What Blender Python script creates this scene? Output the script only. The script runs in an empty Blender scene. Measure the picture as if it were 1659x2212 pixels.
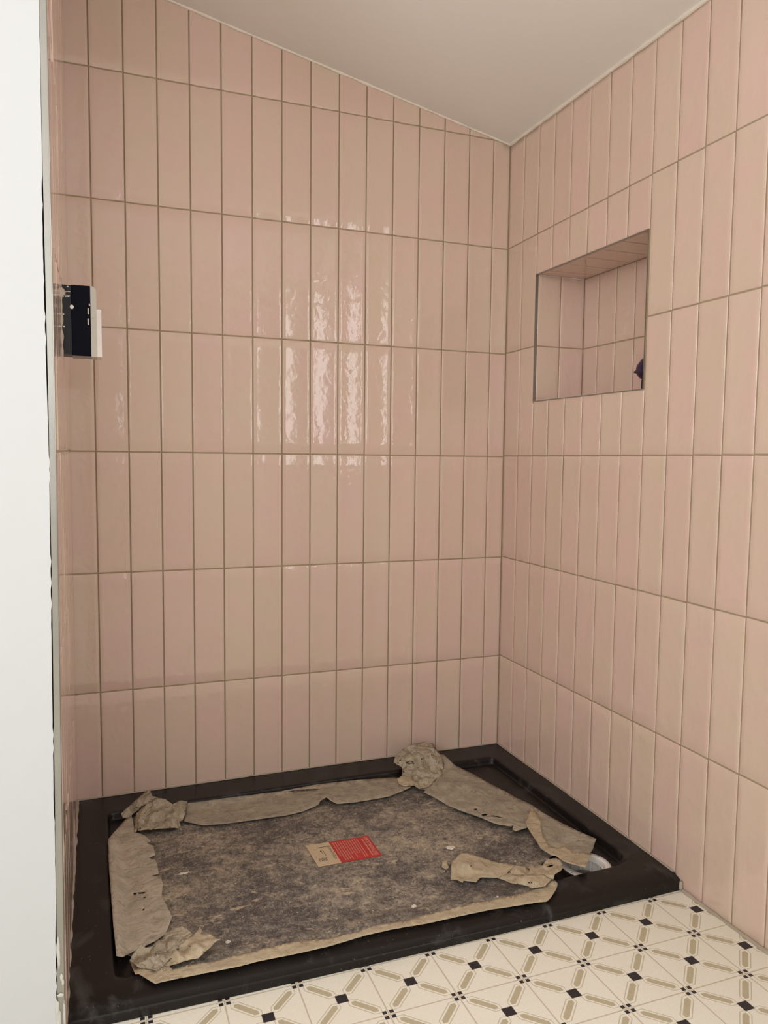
import bpy, bmesh, math, random
from mathutils import Vector, Matrix, noise
from mathutils.geometry import delaunay_2d_cdt

S = bpy.context.scene
COL = S.collection
random.seed(7)

# ------------------------------------------------------------------ camera
IW, IH = 1659.0, 2212.0
FPX = 1643.99
CAM = Vector((-1.15406, -2.01275, 1.10860))
RX = Vector((0.93404375, -0.35701719, 0.01004994))      # image right
RD = Vector((-0.01850416, -0.07647386, -0.99689987))    # image down
RF = Vector((0.35667895, 0.93096212, -0.07803624))      # forward
cd = bpy.data.cameras.new('camera')
cd.sensor_fit = 'HORIZONTAL'; cd.sensor_width = 36.0
cd.lens = FPX / IW * 36.0
cd.clip_start = 0.02; cd.clip_end = 60
cam = bpy.data.objects.new('camera', cd); COL.objects.link(cam)
m = Matrix.Identity(4)
for i in range(3):
    m[i][0] = RX[i]; m[i][1] = -RD[i]; m[i][2] = -RF[i]; m[i][3] = CAM[i]
cam.matrix_world = m
S.camera = cam

# ------------------------------------------------------------------ exposure, sky, daylight, added fill
S.view_settings.view_transform = 'Standard'
S.view_settings.look = 'None'
S.view_settings.gamma = 1.0
S.view_settings.use_curve_mapping = False
S.view_settings.exposure = 0.0
SKY = 1.0
WIN = 10.5
FILL_LEFT = 27.0  # power of the added left fill lamp
FILL_REAR = 11.0  # power of the added rear fill lamp
w = bpy.data.worlds.new('sky'); S.world = w; w.use_nodes = True
bg = w.node_tree.nodes['Background']
bg.inputs[0].default_value = (0.80, 0.90, 1.0, 1); bg.inputs[1].default_value = SKY


def area(name, loc, direction, sx, sy, power, col):
    ld = bpy.data.lights.new(name, 'AREA'); ld.shape = 'RECTANGLE'
    ld.size = sx; ld.size_y = sy; ld.energy = power; ld.color = col
    o = bpy.data.objects.new(name, ld); COL.objects.link(o)
    o.location = loc
    o.rotation_euler = Vector(direction).to_track_quat('-Z', 'Y').to_euler()
    return o

# daylight entering through the window beside the camera (in the right wall); the left and rear lamps are added fill
area('daylight_window_right', (0.06, -1.72, 1.50), (-1, 0, 0), 0.82, 0.80, WIN, (1.0, 0.98, 0.95))
area('added_fill_left', (-2.66, -2.3, 1.65), (1, 0, 0), 1.0, 1.0, FILL_LEFT, (1.0, 0.98, 0.95))  # added fill to brighten the right wall, no known source
area('added_fill_rear', (-1.90, -3.34, 1.65), (0, 1, 0), 1.0, 1.0, FILL_REAR, (1.0, 0.98, 0.95))  # added fill to light the back wall frontally, no known source

# ------------------------------------------------------------------ helpers: pixels of the photo -> points on real planes
def ray(px, py):
    return (RX * ((px - IW / 2) / FPX) + RD * ((py - IH / 2) / FPX) + RF)

def on_z(px, py, z):
    d = ray(px, py); return CAM + d * ((z - CAM.z) / d.z)

def on_y(px, py, y):
    d = ray(px, py); return CAM + d * ((y - CAM.y) / d.y)

def on_x(px, py, x):
    d = ray(px, py); return CAM + d * ((x - CAM.x) / d.x)

def floor_z(x, y):
    return 0.1769 + 0.0059 * x - 0.0257 * y

def ceil_z(x, y):
    return 2.0046 - 0.2085 * x + 0.006 * y

def new_mesh(name, verts, faces, mats, parent=None, smooth=False, fm=None):
    me = bpy.data.meshes.new(name)
    me.from_pydata([tuple(v) for v in verts], [], faces)
    for mt in (mats if isinstance(mats, (list, tuple)) else [mats]):
        me.materials.append(mt)
    if fm:
        me.polygons.foreach_set('material_index', fm)
    if smooth:
        me.polygons.foreach_set('use_smooth', [True] * len(me.polygons))
    me.update()
    o = bpy.data.objects.new(name, me); COL.objects.link(o)
    if parent: o.parent = parent
    return o

def bm_obj(name, bm, mat, parent=None, smooth=False):
    me = bpy.data.meshes.new(name); bm.to_mesh(me); bm.free()
    me.materials.append(mat)
    if smooth:
        me.polygons.foreach_set('use_smooth', [True] * len(me.polygons))
    o = bpy.data.objects.new(name, me); COL.objects.link(o)
    if parent: o.parent = parent
    return o

def empty(name, loc):
    o = bpy.data.objects.new(name, None); COL.objects.link(o); o.location = loc
    o.empty_display_size = 0.05
    return o

def tag(o, label=None, cat=None, group=None, kind=None):
    if label: o['label'] = label
    if cat: o['category'] = cat
    if group: o['group'] = group
    if kind: o['kind'] = kind
    return o

def adopt(child, root):
    child.parent = root
    child.matrix_parent_inverse = Matrix.Translation(root.location).inverted()

def box_bm(bm, x0, x1, y0, y1, z0, z1, bev=0, seg=2):
    r = bmesh.ops.create_cube(bm, size=1)
    vs = r['verts']
    for v in vs:
        v.co = Vector(((x0 + x1) / 2 + v.co.x * (x1 - x0), (y0 + y1) / 2 + v.co.y * (y1 - y0), (z0 + z1) / 2 + v.co.z * (z1 - z0)))
    if bev:
        es = list({e for v in vs for e in v.link_edges})
        bmesh.ops.bevel(bm, geom=es, offset=bev, segments=seg, affect='EDGES', profile=0.5)

# ------------------------------------------------------------------ materials
def sl(c):
    def f(v):
        v /= 255.0
        return v / 12.92 if v <= 0.04045 else ((v + 0.055) / 1.055) ** 2.4
    return (f(c[0]), f(c[1]), f(c[2]), 1)

class NT:
    def __init__(self, name):
        self.m = bpy.data.materials.new(name); self.m.use_nodes = True
        self.t = self.m.node_tree; self.n = self.t.nodes; self.l = self.t.links
        self.b = self.n['Principled BSDF']
    def node(self, t, **kw):
        x = self.n.new(t)
        for k, v in kw.items(): setattr(x, k, v)
        return x
    def link(self, a, b): self.l.new(a, b)
    def val(self, s, v):
        if isinstance(v, (int, float)): s.default_value = v
        elif isinstance(v, tuple): s.default_value = v
        else: self.l.new(v, s)
    def math(self, op, a, b=0.0, c=None):
        x = self.n.new('ShaderNodeMath'); x.operation = op
        self.val(x.inputs[0], a); self.val(x.inputs[1], b)
        if c is not None: self.val(x.inputs[2], c)
        return x.outputs[0]
    def mix(self, f, a, b, mode='MIX'):
        x = self.n.new('ShaderNodeMix'); x.data_type = 'RGBA'; x.blend_type = mode
        self.val(x.inputs[0], f); self.val(x.inputs[6], a); self.val(x.inputs[7], b)
        return x.outputs[2]
    def noise(self, vec, scale, detail=4, rough=0.5, dist=0.0, ntype=None):
        x = self.n.new('ShaderNodeTexNoise')
        if ntype: x.noise_type = ntype
        if vec is not None: self.l.new(vec, x.inputs['Vector'])
        x.inputs['Scale'].default_value = scale; x.inputs['Detail'].default_value = detail
        x.inputs['Roughness'].default_value = rough; x.inputs['Distortion'].default_value = dist
        return x.outputs[0]
    def ramp(self, f, p0, p1, v0=0.0, v1=1.0, smooth=False):
        x = self.n.new('ShaderNodeMapRange')
        if smooth: x.interpolation_type = 'SMOOTHSTEP'
        self.val(x.inputs[0], f)
        for k, v in zip((1, 2, 3, 4), (p0, p1, v0, v1)): x.inputs[k].default_value = v
        return x.outputs[0]
    def mapping(self, vec, scale=(1, 1, 1), rot=(0, 0, 0), loc=(0, 0, 0)):
        x = self.n.new('ShaderNodeMapping'); self.l.new(vec, x.inputs[0])
        x.inputs['Scale'].default_value = scale; x.inputs['Rotation'].default_value = rot
        x.inputs['Location'].default_value = loc
        return x.outputs[0]
    def bump(self, h, strength, dist, normal=None):
        x = self.n.new('ShaderNodeBump'); x.inputs['Strength'].default_value = strength
        x.inputs['Distance'].default_value = dist; self.l.new(h, x.inputs['Height'])
        if normal is not None: self.l.new(normal, x.inputs['Normal'])
        return x.outputs[0]

def simple(name, col, rough=0.5, metal=0.0, bump=None, spec=0.5, var=0.0):
    k = NT(name)
    tc = k.node('ShaderNodeTexCoord').outputs['Object']
    c = sl(col)
    n = k.noise(tc, 18, 4)
    c2 = tuple(x * (1 - 0.18 - var) for x in c[:3]) + (1,)
    k.val(k.b.inputs['Base Color'], k.mix(k.ramp(n, 0.35, 0.7, 0.0, 0.5), c, c2))
    k.b.inputs['Roughness'].default_value = rough
    k.b.inputs['Metallic'].default_value = metal
    k.b.inputs['Specular IOR Level'].default_value = spec
    if bump:
        k.link(k.bump(k.noise(tc, bump[0], 5), bump[1], bump[2]), k.b.inputs['Normal'])
    return k.m

def mat_tile():
    k = NT('glazed_pink_tile')
    uv = k.node('ShaderNodeUVMap').outputs[0]
    at = k.node('ShaderNodeAttribute', attribute_name='tint')
    sep = k.node('ShaderNodeSeparateColor'); k.link(at.outputs['Color'], sep.inputs[0])
    c1 = sl((218, 196, 177)); c2 = sl((222, 192, 181))
    blot = k.noise(uv, 9, 3, 0.5)
    f = k.math('ADD', k.math('MULTIPLY', sep.outputs[0], 0.55), k.ramp(blot, 0.35, 0.65, -0.1, 0.55))
    f = k.ramp(f, 0.15, 0.9)
    col = k.mix(f, c1, c2)
    # tone shift tile to tile
    col = k.mix(k.math('MULTIPLY', sep.outputs[1], 0.10), col, sl((186, 154, 136)))
    # chalky grout haze left on the glaze
    hz = k.noise(uv, 22, 6, 0.65, 1.2)
    hz2 = k.noise(uv, 5, 2, 0.5)
    haze = k.math('MULTIPLY', k.ramp(hz, 0.56, 0.72), k.ramp(hz2, 0.5, 0.65))
    haze = k.math('MULTIPLY', haze, k.ramp(sep.outputs[2], 0.2, 0.9, 0.0, 0.28))
    col = k.mix(haze, col, sl((232, 208, 194)))
    k.link(col, k.b.inputs['Base Color'])
    r = k.math('ADD', 0.05, k.math('MULTIPLY', haze, 0.9))
    k.link(r, k.b.inputs['Roughness'])
    k.b.inputs['Specular IOR Level'].default_value = 0.5
    wv = k.noise(uv, 15, 2, 0.45, 0.5)
    wv2 = k.noise(k.mapping(uv, (1, 0.7, 1)), 75, 3, 0.6, 0.6)
    wv3 = k.noise(k.mapping(uv, (1, 0.8, 1)), 42, 1, 0.5, 0.3)
    h = k.math('ADD', k.math('MULTIPLY', wv, 0.55), k.math('ADD', k.math('MULTIPLY', wv2, 0.16), k.math('MULTIPLY', wv3, 0.42)))
    k.link(k.bump(h, 1.0, 0.0020), k.b.inputs['Normal'])
    return k.m

def mat_floor():
    k = NT('patterned_vinyl')
    tc = k.node('ShaderNodeTexCoord').outputs['UV']
    sx = k.node('ShaderNodeSeparateXYZ'); k.link(tc, sx.inputs[0])
    fr = lambda v: k.math('ABSOLUTE', k.math('SUBTRACT', k.math('FRACT', v), 0.5))
    a = fr(sx.outputs[0]); b = fr(sx.outputs[1])
    mx = k.math('MAXIMUM', a, b)
    lt = lambda v, t, e=0.004: k.ramp(v, t - e, t + e, 1.0, 0.0)
    p = k.math('SUBTRACT', 0.5, a); q = k.math('SUBTRACT', 0.5, b)
    line = lt(k.math('MINIMUM', p, q), 0.0095)
    sq = lt(mx, 0.080)
    ps = k.math('ABSOLUTE', k.math('SUBTRACT', p, 0.048)); qs = k.math('ABSOLUTE', k.math('SUBTRACT', q, 0.048))
    sm = lt(k.math('MAXIMUM', ps, qs), 0.030)
    smo = lt(k.math('MAXIMUM', ps, qs), 0.038)
    s = k.math('MULTIPLY', k.math('ADD', a, b), 0.5)
    wd = k.math('MULTIPLY', k.math('ABSOLUTE', k.math('SUBTRACT', a, b)), 0.7071)
    al = k.math('MULTIPLY', k.math('ABSOLUTE', k.math('SUBTRACT', s, 0.247)), 1.4142)
    sm_ = k.math('ADD', al, wd)
    hexd = k.math('MAXIMUM', k.math('SUBTRACT', wd, 0.042), k.math('SUBTRACT', sm_, 0.207))
    hexo = k.math('MAXIMUM', k.math('SUBTRACT', wd, 0.072), k.math('SUBTRACT', sm_, 0.262))
    olive = lt(hexd, 0.0, 0.003)
    outl = lt(k.math('ABSOLUTE', hexo), 0.0060)
    sqo = lt(k.math('ABSOLUTE', k.math('SUBTRACT', mx, 0.094)), 0.0045)
    obj = k.node('ShaderNodeTexCoord').outputs['Object']
    sp = k.noise(obj, 420, 3, 0.6); lo = k.noise(obj, 5, 3)
    cream = k.mix(k.ramp(sp, 0.35, 0.65, 0, 0.45), sl((243, 238, 224)), sl((228, 219, 200)))
    cream = k.mix(k.ramp(lo, 0.4, 0.65, 0, 0.3), cream, sl((232, 223, 204)))
    c = k.mix(k.math('MULTIPLY', outl, 0.85), cream, sl((186, 172, 142)))
    c = k.mix(k.math('MULTIPLY', line, 0.8), c, sl((192, 174, 148)))
    ol = k.mix(k.ramp(sp, 0.35, 0.65), sl((196, 184, 154)), sl((186, 172, 144)))
    c = k.mix(olive, c, ol)
    c = k.mix(smo, c, cream)
    blk = k.math('MAXIMUM', sq, sm)
    c = k.mix(blk, c, sl((44, 41, 44)))
    # small scuffs
    sc = k.ramp(k.noise(obj, 36, 5, 0.6, 0.8), 0.70, 0.76)
    c = k.mix(k.math('MULTIPLY', sc, 0.5), c, sl((242, 222, 200)))
    k.link(c, k.b.inputs['Base Color'])
    k.b.inputs['Roughness'].default_value = 0.42
    k.b.inputs['Specular IOR Level'].default_value = 0.4
    k.link(k.bump(sp, 0.25, 0.0003), k.b.inputs['Normal'])
    return k.m

def mat_paint(name, col, sc=30, rough=0.75, bd=0.0006, st=0.4):
    k = NT(name)
    o = k.node('ShaderNodeTexCoord').outputs['Object']
    n = k.noise(o, 2.2, 4, 0.55)
    c = sl(col)
    k.link(k.mix(k.ramp(n, 0.3, 0.7, 0, 0.10), c, tuple(x * 0.8 for x in c[:3]) + (1,)), k.b.inputs['Base Color'])
    k.b.inputs['Roughness'].default_value = rough
    k.link(k.bump(k.noise(o, sc, 5, 0.6), st, bd), k.b.inputs['Normal'])
    return k.m

def mat_tray():
    k = NT('black_acrylic')
    o = k.node('ShaderNodeTexCoord').outputs['Object']
    base = sl((27, 23, 21))
    sm = k.ramp(k.noise(k.mapping(o, (1.5, 1, 1.5), (0, 0, 0.5)), 9, 5, 0.6, 0.9), 0.55, 0.72)
    dust = k.ramp(k.noise(o, 240, 2, 0.5), 0.735, 0.77)
    c = k.mix(k.math('MULTIPLY', sm, 0.28), base, sl((120, 118, 116)))
    c = k.mix(k.math('MULTIPLY', dust, 0.55), c, sl((190, 180, 165)))
    k.link(c, k.b.inputs['Base Color'])
    k.link(k.math('ADD', 0.36, k.math('MULTIPLY', sm, 0.25)), k.b.inputs['Roughness'])
    k.link(k.bump(k.noise(o, 60, 3), 0.15, 0.0006), k.b.inputs['Normal'])
    k.b.inputs['Specular IOR Level'].default_value = 0.28
    return k.m

def mat_sheet():
    k = NT('dusty_backing_sheet')
    o = k.node('ShaderNodeTexCoord').outputs['Object']
    dark = sl((70, 66, 68)); mid = sl((138, 129, 119)); tan = sl((196, 178, 150)); cream = sl((214, 196, 166))
    st = k.mapping(o, (1.0, 1.35, 1), (0, 0, 0.3))
    st2 = k.mapping(o, (1.4, 1.0, 1), (0, 0, -0.5))
    a = k.noise(st, 34, 10, 0.78, 0.5)
    b = k.noise(st2, 120, 8, 0.8, 0.8)
    big = k.noise(o, 7, 4, 0.6, 0.3)
    f = k.math('ADD', k.math('MULTIPLY', a, 0.46), k.math('ADD', k.math('MULTIPLY', b, 0.44), k.math('MULTIPLY', big, 0.27)))
    c = k.mix(k.ramp(f, 0.535, 0.625), dark, mid)
    c = k.mix(k.ramp(f, 0.61, 0.70, 0, 0.8), c, tan)
    # thin fibre scratches
    fb = k.math('ABSOLUTE', k.math('SUBTRACT', k.noise(k.mapping(o, (1, 2.2, 1), (0, 0, 0.9)), 38, 5, 0.6, 2.2), 0.5))
    c = k.mix(k.ramp(fb, 0.0, 0.012, 0.55, 0.0), c, tan)
    fb2 = k.math('ABSOLUTE', k.math('SUBTRACT', k.noise(k.mapping(o, (2.2, 1, 1), (0, 0, 0.4)), 52, 5, 0.6, 2.6), 0.5))
    c = k.mix(k.ramp(fb2, 0.0, 0.012, 0.6, 0.0), c, tan)
    dk = k.math('ABSOLUTE', k.math('SUBTRACT', k.noise(o, 70, 5, 0.65, 1.8), 0.5))
    c = k.mix(k.ramp(dk, 0.0, 0.014, 0.5, 0.0), c, sl((52, 48, 48)))
    # plaster splashes
    bl = k.ramp(k.noise(k.mapping(o, (1.0, 1.7, 1)), 21, 6, 0.62, 0.4), 0.635, 0.66)
    c = k.mix(k.math('MULTIPLY', bl, 0.7), c, tan)
    sp = k.ramp(k.noise(o, 105, 3, 0.55, 0.2), 0.675, 0.71)
    c = k.mix(k.math('MULTIPLY', sp, 0.75), c, cream)
    k.link(c, k.b.inputs['Base Color'])
    k.b.inputs['Roughness'].default_value = 0.62
    k.b.inputs['Specular IOR Level'].default_value = 0.3
    k.link(k.bump(f, 0.5, 0.002), k.b.inputs['Normal'])
    return k.m

def mat_film(name, c1, c2, alpha, grime, crease=0.010):
    k = NT(name)
    o = k.node('ShaderNodeTexCoord').outputs['Object']
    n = k.noise(o, 24, 6, 0.62, 0.8)
    c = k.mix(k.ramp(n, 0.36, 0.64), sl(c1), sl(c2))
    g = k.ramp(k.noise(k.mapping(o, (1, 1.6, 1)), 46, 7, 0.7, 1.3), 0.54, 0.70, 0, grime)
    c = k.mix(g, c, sl((86, 78, 72)))
    cr = k.math('ABSOLUTE', k.math('SUBTRACT', k.noise(o, 32, 4, 0.5, 1.4), 0.5))
    c = k.mix(k.ramp(cr, 0.0, 0.012, 0.35, 0), c, sl((196, 178, 148)))
    sp = k.ramp(k.noise(o, 120, 2, 0.5), 0.73, 0.76)
    c = k.mix(k.math('MULTIPLY', sp, 0.8), c, sl((206, 196, 176)))
    k.link(c, k.b.inputs['Base Color'])
    k.b.inputs['Roughness'].default_value = 0.5
    k.b.inputs['Specular IOR Level'].default_value = 0.35
    k.b.inputs['Alpha'].default_value = alpha
    r1 = k.math('ABSOLUTE', k.math('SUBTRACT', k.noise(o, 20, 2, 0.5, 0.4), 0.5))
    r2 = k.math('ABSOLUTE', k.math('SUBTRACT', k.noise(o, 48, 3, 0.5, 0.6), 0.5))
    hh = k.math('ADD', r1, k.math('MULTIPLY', r2, 0.45))
    hh = k.math('ADD', hh, k.math('MULTIPLY', k.noise(o, 120, 3, 0.6), 0.08))
    k.link(k.bump(hh, 1.0, crease), k.b.inputs['Normal'])
    return k.m

M_TILE = mat_tile()
M_GROUT = simple('beige_grout', (166, 148, 120), 0.9, bump=(300, 0.4, 0.0006))
M_FLOOR = mat_floor()
M_WHITE = mat_paint('white_plaster_paint', (200, 202, 204), 22, 0.6, 0.0012, 0.35)
M_CEIL = mat_paint('matt_ceiling_paint', (242, 238, 233), 12, 0.85, 0.002, 0.35)
M_ROOM = mat_paint('pale_room_paint', (232, 226, 218), 22, 0.8)
M_CAULK = simple('off_white_sealant', (238, 230, 216), 0.55, bump=(160, 0.6, 0.002))
M_SILIC = simple('grey_beige_silicone', (176, 164, 146), 0.5, bump=(120, 0.5, 0.002))
M_METAL = simple('brushed_aluminium', (166, 165, 160), 0.34, 0.85, bump=(90, 0.1, 0.0004))
M_DGAP = simple('dark_gap', (40, 40, 42), 0.9)
M_TRAY = mat_tray()
M_SHEET = mat_sheet()
M_FILM_A = mat_film('translucent_tan_film', (202, 189, 168), (178, 166, 148), 0.90, 0.5)
M_FILM_B = mat_film('clean_tan_film', (190, 173, 145), (172, 155, 130), 0.97, 0.2)
M_FILM_C = mat_film('greyish_film', (186, 174, 153), (158, 147, 131), 0.84, 0.65)
M_FILM_X = mat_film('crumpled_tan_film', (192, 178, 154), (164, 151, 131), 0.92, 0.6, 0.032)
M_WPLAST = simple('white_plastic', (242, 236, 230), 0.35)
M_GPLAST = simple('grey_plastic', (98, 97, 96), 0.45)
M_NAVY = simple('glossy_navy_black_plastic', (5, 7, 24), 0.12, spec=0.08)
M_CHAR = simple('charcoal_plastic', (40, 43, 48), 0.4, spec=0.3)
M_LGREY = simple('pale_grey_plastic', (206, 202, 192), 0.4)
M_PRINT = simple('white_print', (214, 212, 210), 0.6)
M_BLACK = simple('black_label', (10, 10, 14), 0.4)
M_RED = simple('faded_red_print', (188, 52, 44), 0.55, var=0.12)
M_LTXT = simple('pale_pink_print', (208, 132, 118), 0.6)
M_LTXT2 = simple('cream_print', (224, 178, 158), 0.6)
M_PAPER = simple('cream_label_paper', (200, 178, 146), 0.65)
M_INK = simple('black_ink', (58, 52, 46), 0.7)
M_PURP = simple('dark_purple_plastic', (40, 20, 62), 0.2)
M_FLAKE = simple('white_plaster_flake', (222, 212, 196), 0.85, bump=(90, 0.5, 0.003))
M_WHITESM = simple('white_filler', (204, 202, 194), 0.8, bump=(60, 0.8, 0.006))

# ------------------------------------------------------------------ tiled walls
TW = 0.078; TH = 0.3038987; G = 0.0029
A0 = 0.0541013; B0 = 0.0827347; Z0 = 0.4913957
YW = -0.0153569; SR = 0.0102353; ZR = 0.0020733; SB = 0.0040835

class Tiles:
    def __init__(self):
        self.v = []; self.f = []; self.fm = []; self.uv = []; self.tint = []; self.sm = []
    def quad(self, pts, mi):
        b = len(self.v); self.v += pts; self.f.append(tuple(range(b, b + len(pts))))
        self.fm.append(mi); self.sm.append(False)
        self.uv += [(0, 0)] * len(pts); self.tint += [(0, 0, 0, 1)] * len(pts)
    def tile(self, P, u0, u1, v0, v1, nrm, top=None, conc=0.0017, nv=10, rng=random, haze=0.3):
        """P(u,v)->point on the finished face; nrm outward; top(u) clips the height"""
        u0 += G / 2; u1 -= G / 2; v0 += G / 2; v1 -= G / 2
        if top: 
            if min(top(u0), top(u1)) < v0 + 0.002: 
                if max(top(u0), top(u1)) < v0 + 0.002: return
        if u1 - u0 < 0.003 or v1 - v0 < 0.003: return
        be = 0.0016
        us = [u0, u0 + be * 0.3, u0 + be]; n = 8
        us += [u0 + be + (u1 - u0 - 2 * be) * i / n for i in range(1, n)]
        us += [u1 - be, u1 - be * 0.3, u1]
        ts = [0, 1] ; base = len(self.v)
        fulltop = v1
        vs = [v0, v0 + be * 0.3, v0 + be] + [v0 + be + (v1 - v0 - 2 * be) * i / nv for i in range(1, nv)] + [v1 - be, v1 - be * 0.3, v1]
        oz = Vector((rng.uniform(0, 90), rng.uniform(0, 90), rng.uniform(0, 90)))
        ou, ov = rng.uniform(0, 40), rng.uniform(0, 40)
        tilt_u = rng.gauss(0, 0.0035); tilt_v = rng.gauss(0, 0.003)
        ti = (rng.random(), rng.random(), haze * rng.uniform(0.4, 1.3), 1)
        uc = (u0 + u1) / 2; vc = (v0 + v1) / 2
        wv = max(0.012, (u1 - u0) / 2)
        for j, vv in enumerate(vs):
            for i, uu in enumerate(us):
                v_ = vv
                if top: v_ = max(min(vv, top(uu)), v0)
                ed_u = (1.0, 0.35, 0.0)[min(i, len(us) - 1 - i, 2)]
                ed_v = (1.0, 0.35, 0.0)[min(j, len(vs) - 1 - j, 2)]
                drop = max(ed_u, ed_v) * 0.0013
                s = (uu - uc) / 0.0365
                h = conc * min(1.0, s * s) - 0.0008
                h += 0.00035 * noise.noise(oz + Vector((uu * 22, v_ * 11, 0)))
                h += tilt_u * (uu - uc) + tilt_v * (v_ - vc) * 0.6
                h = max(h, -0.0011)
                p = P(uu, v_) + nrm * (h - drop)
                self.v.append(p); self.uv.append((uu - u0 + ou, v_ - v0 + ov)); self.tint.append(ti)
        nu = len(us)
        for j in range(len(vs) - 1):
            for i in range(nu - 1):
                a = base + j * nu + i
                q = (a, a + 1, a + nu + 1, a + nu)
                # winding so that the normal faces nrm
                e1 = self.v[q[1]] - self.v[q[0]]; e2 = self.v[q[3]] - self.v[q[0]]
                if top and (self.v[q[2]] - self.v[q[1]]).length < 1e-6 and e2.length < 1e-6: continue
                self.f.append(q); self.fm.append(0); self.sm.append(True)
    def build(self, name, flip_ref=None):
        me = bpy.data.meshes.new(name)
        me.from_pydata([tuple(v) for v in self.v], [], self.f)
        me.materials.append(M_TILE); me.materials.append(M_GROUT)
        me.polygons.foreach_set('material_index', self.fm)
        me.polygons.foreach_set('use_smooth', self.sm)
        uvl = me.uv_layers.new(name='UVMap'); ca = me.color_attributes.new('tint', 'FLOAT_COLOR', 'POINT')
        for l in me.loops: uvl.data[l.index].uv = self.uv[l.vertex_index]
        for i, t in enumerate(self.tint): ca.data[i].color = t
        me.validate(); me.update()
        o = bpy.data.objects.new(name, me); COL.objects.link(o)
        o['kind'] = 'structure'
        return o

# --- back wall (plane y = 0, faces -y), u = distance left of the right-hand corner
TB = Tiles(); rng = random.Random(11)
BN = Vector((0, -1, 0))
XL = 1.2155
def PB(u, v): return Vector((-u, 0, v))
ub = [-0.0002, A0] + [A0 + TW * i for i in range(1, 15)] + [XL]
for j in range(-1, 6):
    for i in range(len(ub) - 1):
        uc = (ub[i] + ub[i + 1]) / 2
        v0 = Z0 + j * TH + SB * uc; v1 = v0 + TH
        hz = 1.0 if j in (0, 1) and uc > 0.55 else 0.25
        TB.tile(PB, ub[i], ub[i + 1], v0, v1, BN, top=lambda u: ceil_z(-u, 0) - 0.002, rng=rng, haze=hz)
yg = 0.0016
TB.quad([Vector((0.02, yg, 0.15)), Vector((-XL, yg, 0.15)), Vector((-XL, yg, 2.30)), Vector((0.02, yg, 2.02))], 1)
TB.quad([Vector((0.02, 0.08, 0.15)), Vector((0.02, 0.08, 2.02)), Vector((-XL, 0.08, 2.30)), Vector((-XL, 0.08, 0.15))], 1)
TB.build('wall_back')

# --- right wall (u = distance towards the camera)
TR = Tiles(); rng = random.Random(23)
rn = Vector((-1, -YW * -1 * 0 + 0, 0)); rn = Vector((-1, YW, 0)).normalized()
def rowz(j, u): return Z0 + ZR + j * TH + SR * u
def PR(u, v): return Vector((YW * u, -u, v))
N0, N1 = B0 + TW, B0 + TW * 7 - 0.0045      # niche: near and far sides
NZ0, NZ1 = 1.2535, 1.6005
ur = [-0.0002] + [B0 + TW * i for i in range(0, 15)]
UEND = ur[-1]
def PRs(u, v):
    return PR(u, v)
rtop = lambda u: ceil_z(0, -u) - 0.002
for j in range(-1, 6):
    for i in range(len(ur) - 1):
        uc = (ur[i] + ur[i + 1]) / 2
        v0 = rowz(j, uc); v1 = v0 + TH
        inn = ur[i] >= N0 - 0.005 and ur[i + 1] <= N1 + 0.01
        segs = [(v0, v1)]
        if inn:
            segs = []
            if v0 < NZ0: segs.append((v0, min(v1, NZ0 + G / 2)))
            if v1 > NZ1: segs.append((max(v0, NZ1 - G / 2), v1))
        for (a, b) in segs:
            if b - a > 0.006:
                TR.tile(PR, ur[i], ur[i + 1], a, b, rn, top=rtop, rng=rng, conc=0.0007, haze=0.12)
xg = 0.0016
def gq(u0, u1, v0, v1):
    pts = [PR(u0, v0) - rn * xg, PR(u1, v0) - rn * xg, PR(u1, v1) - rn * xg, PR(u0, v1) - rn * xg]
    TR.quad(pts, 1)
gq(-0.02, N0, 0.15, 2.03); gq(N1, UEND, 0.15, 2.01); gq(N0, N1, 0.15, NZ0); gq(N0, N1, NZ1, 2.02)
# niche
ND = 0.160
def PF(u, v): return Vector((YW * N0 + u, -N0, v))          # far side face, facing the camera
nf = Vector((0, -1, 0))
NROW = rowz(3, N0) + 0.001
for (a, b) in ((0.0075, 0.082), (0.082, ND + 0.0012)):
    TR.tile(PF, a, b, NZ0, NROW, nf, rng=rng, conc=0.0005, haze=0.15)
    TR.tile(PF, a, b, NROW, NZ1 + 0.004, nf, rng=rng, conc=0.0005, haze=0.15)
TR.quad([PF(0.0, NZ0 - .004) + Vector((0, xg, 0)), PF(ND + .004, NZ0 - .004) + Vector((0, xg, 0)), PF(ND + .004, NZ1 + .004) + Vector((0, xg, 0)), PF(0.0, NZ1 + .004) + Vector((0, xg, 0))], 1)
def PK(u, v): return Vector((YW * u + ND, -u, v))            # back of the niche
nb = [N0 - 0.001, N0 + 0.066] + [N0 + 0.066 + TW * i for i in range(1, 5)] + [N1]
for i in range(len(nb) - 1):
    TR.tile(PK, nb[i], nb[i + 1], NZ0, NROW, rn, rng=rng, conc=0.0005, haze=0.4)
    TR.tile(PK, nb[i], nb[i + 1], NROW, NZ1 + 0.004, rn, rng=rng, conc=0.0005, haze=0.2)
TR.quad([PK(N0 - .004, NZ0 - .004) - rn * xg, PK(N1 + .004, NZ0 - .004) - rn * xg, PK(N1 + .004, NZ1 + .01) - rn * xg, PK(N0 - .004, NZ1 + .01) - rn * xg], 1)
def PN(u, v): return Vector((YW * N1 + u, -N1, v))           # near side face (faces the back wall)
TR.tile(PN, 0.0075, 0.082, NZ0, NZ1, Vector((0, 1, 0)), rng=rng); TR.tile(PN, 0.082, ND, NZ0, NZ1, Vector((0, 1, 0)), rng=rng)
TR.quad([PN(0, NZ0 - .004) - Vector((0, xg, 0)), PN(0, NZ1 + .004) - Vector((0, xg, 0)), PN(ND + .004, NZ1 + .004) - Vector((0, xg, 0)), PN(ND + .004, NZ0 - .004) - Vector((0, xg, 0))], 1)
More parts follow.
